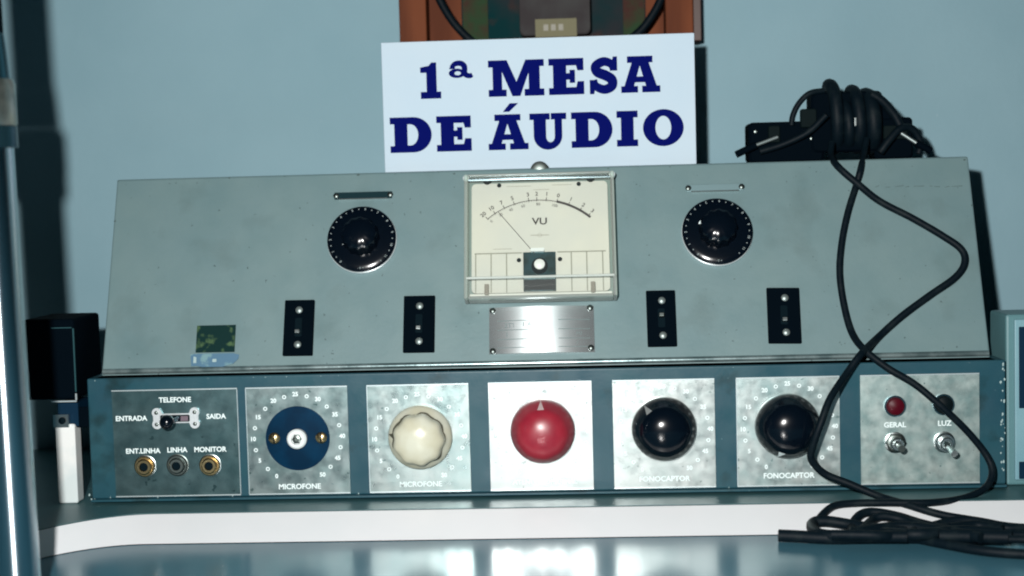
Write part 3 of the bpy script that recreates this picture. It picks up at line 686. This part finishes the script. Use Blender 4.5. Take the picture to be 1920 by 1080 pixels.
# ------------------------------------------------------------------ wooden case on the wall above
YW = .168; CF = yplane(YW)
c0 = CF.px(749, 60)[0]; c1 = CF.px(1300, 40)[0]; c2 = CF.px(1316, 40)[0]; zb_ = CF.px(1035, 84)[1]; zt_ = zb_+.30
case = thing('display_case', ((c0+c1)/2, WALL, zb_), 'open brown wooden case on the wall, cut off by the top edge behind the sign', 'display case')
CB = yplane(WALL-.008)
MB().box(WORLD, c0+.0201, c1-.0201, WALL-.0079, WALL-.0003, zb_+.006, zt_-.006).build('backing', m_green, case)
fb = MB()
fb.box(WORLD, c0, c0+.020, YW, WALL-.0004, zb_, zt_, .001); fb.box(WORLD, c1-.020, c1, YW, WALL-.0004, zb_, zt_, .001)
fb.box(WORLD, c0+.0202, c1-.0202, YW, WALL-.0004, zb_, zb_+.0055, .0006); fb.box(WORLD, c0+.0202, c1-.0202, YW, WALL-.0004, zt_-.0055, zt_, .0006)
fb.build('frame', m_wood, case)
MB().box(WORLD, c1+.0002, c2, YW+.004, WALL-.0004, zb_, zt_, .0006).build('side_strip', m_browndk, case)  # narrow strip in a darker brown along the right side
for x0, x1 in ((868, 915), (1168, 1208)):
    MB().box(WORLD, CB.px(x0, 20)[0], CB.px(x1, 20)[0], WALL-.0105, WALL-.0081, zb_+.008, zt_-.01).build('patterned_panel', m_mott, case)
for x0, x1 in ((800, 866), (1210, 1258)):
    MB().box(WORLD, CB.px(x0, 20)[0], CB.px(x1, 20)[0], WALL-.0115, WALL-.0081, zb_+.008, zt_-.01).build('wood_panel', m_wood, case)
YD = .176; DV = yplane(YD)
dev = thing('hanging_instrument', (DV.px(1035, 20)[0], YD, zb_+.01), 'grey metal instrument with a cream paper label inside the wooden case', 'instrument')
ux = DV.px(1040, 20)[0]
MB().rbox(DV, ux-.026, ux+.026, zb_+.008, zb_+.20, -.018, 0, .004, .001).build('body', m_gun, dev)
MB().tube([(ux, YD-.004, zb_+.034), (ux, YD-.004, zb_+.2)], .0045, 16, 1).build('rod', m_steel, dev)
a = DV.px(1004, 60, .0005); c = DV.px(1081, 34, .0005)
tgp = MB().box(DV, a[0], c[0], a[1]-.004, c[1], .0002, .0010).build('paper_label', m_tag, dev)
tm = MB()
for k in range(3): tm.box(DV, a[0]+.006+k*.0055, a[0]+.0095+k*.0055, c[1]-.0085, c[1]-.004, .0011, .0013)
tm.build('label_print', m_dialfaint, tgp)
YL = .166; LV = yplane(YL)
pts = [LV.w(*p) for p in ((800, -70), (812, -30), (826, 3), (845, 35), (868, 62), (905, 92), (960, 112), (1030, 118), (1100, 110), (1160, 88), (1200, 58), (1222, 30), (1238, 0), (1246, -35), (1250, -75))]
tag(MB().tube(pts, .0030, 14, 6).build('cable_loop', m_cord), 'black cable hanging in a loop in front of the wooden case', 'cable')

# ------------------------------------------------------------------ corded device on top
YD2 = .092; PV = yplane(YD2)
def U(x, y=260, fr=PV): return fr.px(x, y)[0]
def Zz(x, y, fr=PV): return fr.px(x, y)[1]
zt0 = ZTOP
hd = thing('corded_device', (U(1560), YD2, ZTOP), 'black plastic device wrapped in its own cord on top right of the console', 'corded device')
MB().rbox(PV, U(1404), U(1545), zt0+.0003, Zz(1470, 228), -.022, 0, .003, .0015).build('end_block', m_blackm, hd)
MB().rbox(PV, U(1640), U(1712), zt0+.0003, Zz(1680, 220), -.020, 0, .003, .0015).build('end_block', m_blackm, hd)
MB().rbox(PV, U(1521), U(1655), zt0+.006, Zz(1580, 172), -.018, .002, .004, .0015).build('middle_block', m_blackm, hd)
MB().prism(PV, [(U(1640), Zz(1640, 184)), (U(1640), zt0+.004), (U(1700), zt0+.004), (U(1688), Zz(1688, 228)), (U(1660), Zz(1660, 200))], -.016, -.001, .001).build('wedge', m_blackm, hd)
wr = MB()
for x, yt_, r in ((1560, 145, .0046), (1582, 178, .0040), (1602, 156, .0046), (1628, 162, .0054)):
    ux = U(x); z1 = Zz(x, yt_)-r; z0 = zt0+.009; n = 20; pp = []
    for k in range(n+1):
        t = 2*math.pi*k/n; pp.append(Vector((ux+.0035*math.sin(t*.5), YD2+.009-.0155*math.cos(t+math.pi/2)*1.0, (z0+z1)/2+(z1-z0)/2*math.sin(t+math.pi/2))))
    wr.tube(pp, r, 12, 2)
wr.tube([PV.w(1484, 235, .003), PV.w(1487, 216, .003), PV.w(1498, 194, .003), PV.w(1518, 175, .003), PV.w(1545, 170, .001)], .0020, 10, 5)
wr.tube([PV.w(1633, 176, .004), PV.w(1655, 190, .004), PV.w(1676, 214, .003), PV.w(1690, 240, .003)], .0030, 10, 5)
wr.tube([PV.w(1650, 286, .008), PV.w(1668, 262, .008), PV.w(1690, 240, .006), PV.w(1712, 243, .003), PV.w(1726, 268, .001), PV.w(1722, 288, .001)], .0026, 10, 5)
wr.tube([PV.w(1425, 284, .004), PV.w(1470, 270, .005), PV.w(1515, 248, .008), PV.w(1550, 215, .013)], .0022, 10, 5)
wr.build('wound_cord', m_cord, hd)
for x0_, y0_, x1_, y1_, d_ in ((1440, 236, 1462, 268, .0025), (1655, 236, 1700, 262, .0035), (1500, 205, 1530, 240, .004)):
    MB().rbox(PV, U(x0_), U(x1_), Zz(x0_, y1_), Zz(x0_, y0_), .0002, d_, .0015, .0006).build('raised_tab', M('grey_green_tab', (.002,.007,.008), .7, spec=.08), hd)
for pa, pb, pc, pd in (((1380, 290), (1418, 272), (1458, 257), 0), ((1746, 283), (1718, 268), (1690, 250), 1)):
    p1 = MB().tube([PV.w(*pa, .006), PV.w(*pb, .006)], .0024, 12, 1).build('plug', m_blackm, hd)
    MB().tube([PV.w(*pb, .006), PV.w(*pc, .004)], .0011, 10, 1).build('plug_pin', M('worn_pin', (.3,.36,.36), .5, .7), p1)
for x, y in ((1417, 247), (1450, 247), (1522, 260)):
    MB().lathe(PV, U(x), Zz(x, y), [(.0012, 0), (.0010, .0005), (.0001, .0007)], 12).build('rivet', m_screw, hd)
MB().box(PV, U(1596), U(1600), Zz(1598, 238), Zz(1598, 222), .0115, .0125, .0003).build('metal_clip', m_steel, hd)
# its long cord down the face
def sl(x, y, h=.0028): return SLOPE.w(x, y, h)
_bn = Vector((0, -(ZB-ZC), BW)).normalized()
BAND = Fr((0, BF, ZB), (1,0,0), Vector((0,0,1)).cross(Vector((1,0,0))), _bn)
def rest(x, y, h):                              # point lying h above board, sloping edge or counter
    q = BAND.o + _bn*h; d = _f*FPX + R_*(x-960) - U_*(y-540)
    p = CAMP + d*((q-CAMP).dot(_bn)/d.dot(_bn))
    if p.z > ZB+h: return zplane(ZB+h).w(x, y)
    if p.z < ZC+h: return zplane(ZC+h).w(x, y)
    return p
def fp(x, y, d): return yplane(-d).w(x, y) if d < .0305 else rest(x, y, .0032+max(0, d-.041)*.45)
c1 = [PV.w(1558, 268, .012), PV.w(1560, 292, .020), sl(1572, 315, .006), sl(1607, 345, .0062), sl(1650, 376), sl(1710, 408), sl(1768, 440), sl(1804, 468), sl(1810, 495), sl(1792, 522), sl(1745, 552), sl(1690, 592), sl(1645, 632, .004), fp(1617, 664, .004), fp(1588, 700, .010),
      fp(1556, 745, .022), fp(1540, 790, .0275), fp(1526, 832, .0265), fp(1522, 862, .022), fp(1545, 886, .018), fp(1595, 908, .020), fp(1650, 930, .026), fp(1705, 948, .034), fp(1765, 966, .037), fp(1840, 976, .038), fp(1900, 988, .038), fp(1990, 992, .038)]
c2 = [PV.w(1626, 262, .012), PV.w(1620, 290, .020), sl(1613, 318, .004), sl(1606, 348, .0018), sl(1588, 400), sl(1578, 455), sl(1576, 515), sl(1582, 575), sl(1598, 625, .006), fp(1620, 658, -.0005), fp(1665, 690, .006), fp(1716, 722, .009),
      fp(1768, 765, .0125), fp(1815, 812, .010), fp(1850, 856, .010), fp(1862, 888, .014), fp(1845, 917, .020), fp(1800, 937, .028), fp(1740, 944, .0325), fp(1660, 944, .034), fp(1600, 943, .035), fp(1562, 950, .036), fp(1540, 968, .037), fp(1530, 985, .038)]
c1 = [p+Vector((random.uniform(-1,1), 0, random.uniform(-1,1)))*.0006 for p in c1]; c2 = [p+Vector((random.uniform(-1,1), 0, random.uniform(-1,1)))*.0006 for p in c2]
MB().tube(c1, .0023, 12, 8, bump=.01).build('trailing_cord', m_cord, hd)
MB().tube(c2, .0022, 12, 8, bump=.01).build('trailing_cord', m_cord, hd)

# ------------------------------------------------------------------ bundle of cable on the counter
bd = thing('cable_bundle', fp(1700, 1015, .042), 'black cable folded into a flat bundle on the sloping white shelf edge', 'cable')
def cab(pts, r, name='cable_strand', **k): return MB().tube([fp(*p) for p in pts], r, 12, 6, bump=.01, **k).build(name, m_cord, bd)
cab([(1460, 1004, .042), (1500, 1006, .042), (1560, 1009, .042), (1640, 1008, .042), (1740, 1007, .043), (1830, 1006, .043)], .0036)
cab([(1760, 1005, .049), (1830, 1006, .049), (1896, 1008, .049)], .0040, 'cable_sleeve')
cab([(1890, 1003, .047), (1930, 1003, .047), (1990, 1005, .047)], .0022)
cab([(1890, 1011, .049), (1930, 1012, .049), (1990, 1016, .049)], .0022)
cab([(1700, 998, .044), (1640, 992, .045), (1590, 983, .045), (1545, 977, .045), (1524, 982, .045), (1527, 996, .045), (1550, 1004, .045), (1620, 1006, .047), (1700, 1006, .048)], .0034)
cab([(1600, 1000, .044), (1598, 985, .044), (1612, 966, .043), (1636, 960, .042), (1680, 967, .042), (1730, 982, .043), (1790, 995, .044), (1860, 1000, .044)], .0026)
cab([(1616, 996, .048), (1632, 978, .046), (1655, 968, .046), (1700, 976, .046), (1750, 992, .047), (1800, 1002, .048)], .0026)
_z = zplane(ZC+.0030)
MB().tube([fp(1560, 1002, .050), fp(1650, 1004, .051), _z.w(1710, 1009), _z.w(1760, 1018), _z.w(1830, 1031), _z.w(1900, 1038), _z.w(2000, 1042)], .0028, 12, 6, bump=.01).build('cable_strand', m_cord, bd)
cab([(1655, 1000, .044), (1720, 1002, .050), (1800, 996, .049), (1880, 1001, .047)], .0034)
cab([(1600, 998, .048), (1680, 988, .048), (1760, 994, .049), (1840, 1009, .050)], .0032)
cab([(1780, 990, .044), (1830, 985, .043), (1880, 992, .043)], .0030)
cab([(1700, 1000, .047), (1750, 985, .044), (1800, 975, .041), (1850, 981, .041), (1890, 990, .042), (1990, 985, .042)], .0024)

# ------------------------------------------------------------------ chrome stand at the left
YS_ = -.180; TV = yplane(YS_)
b0 = TV.w(34, 1126); q1 = TV.w(-21, 275); ax = (q1-b0).normalized()
def on(y):                                          # point of the axis at photo height y
    z = TV.w(0, y).z; return b0+ax*((z-b0.z)/ax.z)
m_tube = M('polished_tube', (.62,.72,.78), .24, 1.0)
_b = m_tube.node_tree.nodes['Principled BSDF']; _b.inputs['Anisotropic'].default_value = .92; _b.inputs['Anisotropic Rotation'].default_value = .25
_t = m_tube.node_tree.nodes.new('ShaderNodeTangent'); _t.direction_type = 'RADIAL'; _t.axis = 'Z'; m_tube.node_tree.links.new(_t.outputs[0], _b.inputs['Tangent'])
st = thing('chrome_stand', (b0.x, b0.y, ZC), 'shiny chrome tubular stand at the far left with a dull metal collar', 'stand')
base = Vector((b0.x, b0.y, ZC+.0003))
RT = .0118
MB().tube([base, on(272)], RT, 48, 1).build('tube', m_tube, st)
MB().tube([on(278), on(238)], .0140, 48, 1).build('sleeve', M('dark_sleeve', (.02,.06,.08), .2, .7), st)
MB().tube([on(237), on(232), on(160), on(150)], lambda t: .0144 if .1 < t < .9 else .0136, 48, 1).build('collar', M('dull_collar', (.42,.44,.40), .34, .9, bump=.5, bscale=160, col2=(.2,.24,.22), nscale=60), st)
MB().tube([on(149), on(110), on(80), on(62)], lambda t: .0122-.0016*t, 48, 1).build('taper', M('dark_chrome', (.05,.14,.18), .2, .9), st)
MB().tube([on(61), on(-160)], .0104, 32, 1).build('upper_tube', m_blackm, st)

# ------------------------------------------------------------------ black box on white block at the left of the console
LB = yplane(.0)
bx = thing('equipment_box', (LB.px(110, 760)[0], .02, ZB), 'black box carried on an upright white block beside the left end of the console', 'equipment')
a = LB.px(40, 600); c = LB.px(144, 752)
MB().box(WORLD, a[0], c[0], .000, .050, c[1]+.001, a[1], .002).build('case', m_blackm, bx)
et = MB(); et.box(WORLD, LB.px(98, 757)[0], c[0]+.0002, -.0012, .0, c[1]-.0004, c[1]+.0006); et.box(WORLD, c[0]-.0004, c[0]+.0005, -.0012, .0, c[1]+.0008, c[1]+.005)
et.build('edge_highlight', m_plateedge, bx)  # pale L strip paints the highlight on the case's lower right edge
e2 = MB(); e2.box(WORLD, c[0]-.0004, c[0]+.0004, -.001, .0, c[1]+.006, a[1]-.006); e2.box(WORLD, c[0]-.014, c[0]-.001, -.001, .0, a[1]-.0058, a[1]-.0052); e2.build('rim_highlight', M('rim_highlight_teal', (.02,.07,.08), .3), bx)  # thin teal strips paint a faint highlight along the case rim
a = LB.px(100, 757); c = LB.px(134, 800)
MB().box(WORLD, a[0]+.002, c[0]+.004, .002, .03, c[1], a[1]).build('neck', m_navy, bx)
a = LB.px(101, 777); c = LB.px(131, 800)
brk = MB().box(WORLD, a[0], c[0], -.002, .001, c[1], a[1]).build('bracket', m_steel, bx)
u, v = LB.px(116, 789, .003); MB().lathe(LB, u, v, [(.0022, .0022), (.0022, .0032), (.0012, .0036), (.0010, .0025)], 24).build('bracket_screw', m_dark, brk)
MB().box(WORLD, c[0]+.001, c[0]+.012, .003, .0045, c[1]-.001, a[1]+.004, .0005).build('side_bracket', m_blackm, bx)
a = LB.px(103, 796); c = LB.px(143, 860)
MB().rbox(yplane(.004), a[0], c[0], ZB+.0003, a[1], -.006, .004, .0015, .0006).build('white_block', m_white, bx)

# ------------------------------------------------------------------ other device at the right edge
Fz = yplane(.030)
p = Fz.px(1889, 590); zq = ZB
# find depth so that the foot meets the shelf board
e0 = zplane(ZB).w(1886, 911)
RB = yplane(e0.y); a = RB.px(1886, 590); 
rx = thing('rack_unit', (a[0]+.06, e0.y, ZB), 'pale grey instrument case with dark windows cut off by the right edge', 'instrument case')
x0 = RB.px(1887, 750)[0]
MB().box(WORLD, x0, x0+.16, e0.y, e0.y+.035, ZB+.0003, a[1], .0015).build('case', m_greyside, rx)
MB().box(WORLD, x0+.0045, x0+.157, e0.y-.0025, e0.y-.0002, ZB+.004, a[1]-.003, .0006).build('front_panel', M('pale_panel', (.17,.34,.40), .4, col2=(.20,.37,.42), nscale=30), rx)
for y0_, y1_ in ((612, 764), (864, 896)):
    u0, v0 = RB.px(1908, y1_); u1, v1 = RB.px(1908, y0_)
    MB().box(WORLD, u0, u0+.11, e0.y-.0036, e0.y-.0027, v0, v1, .0003).build('dark_window', m_navy, rx)
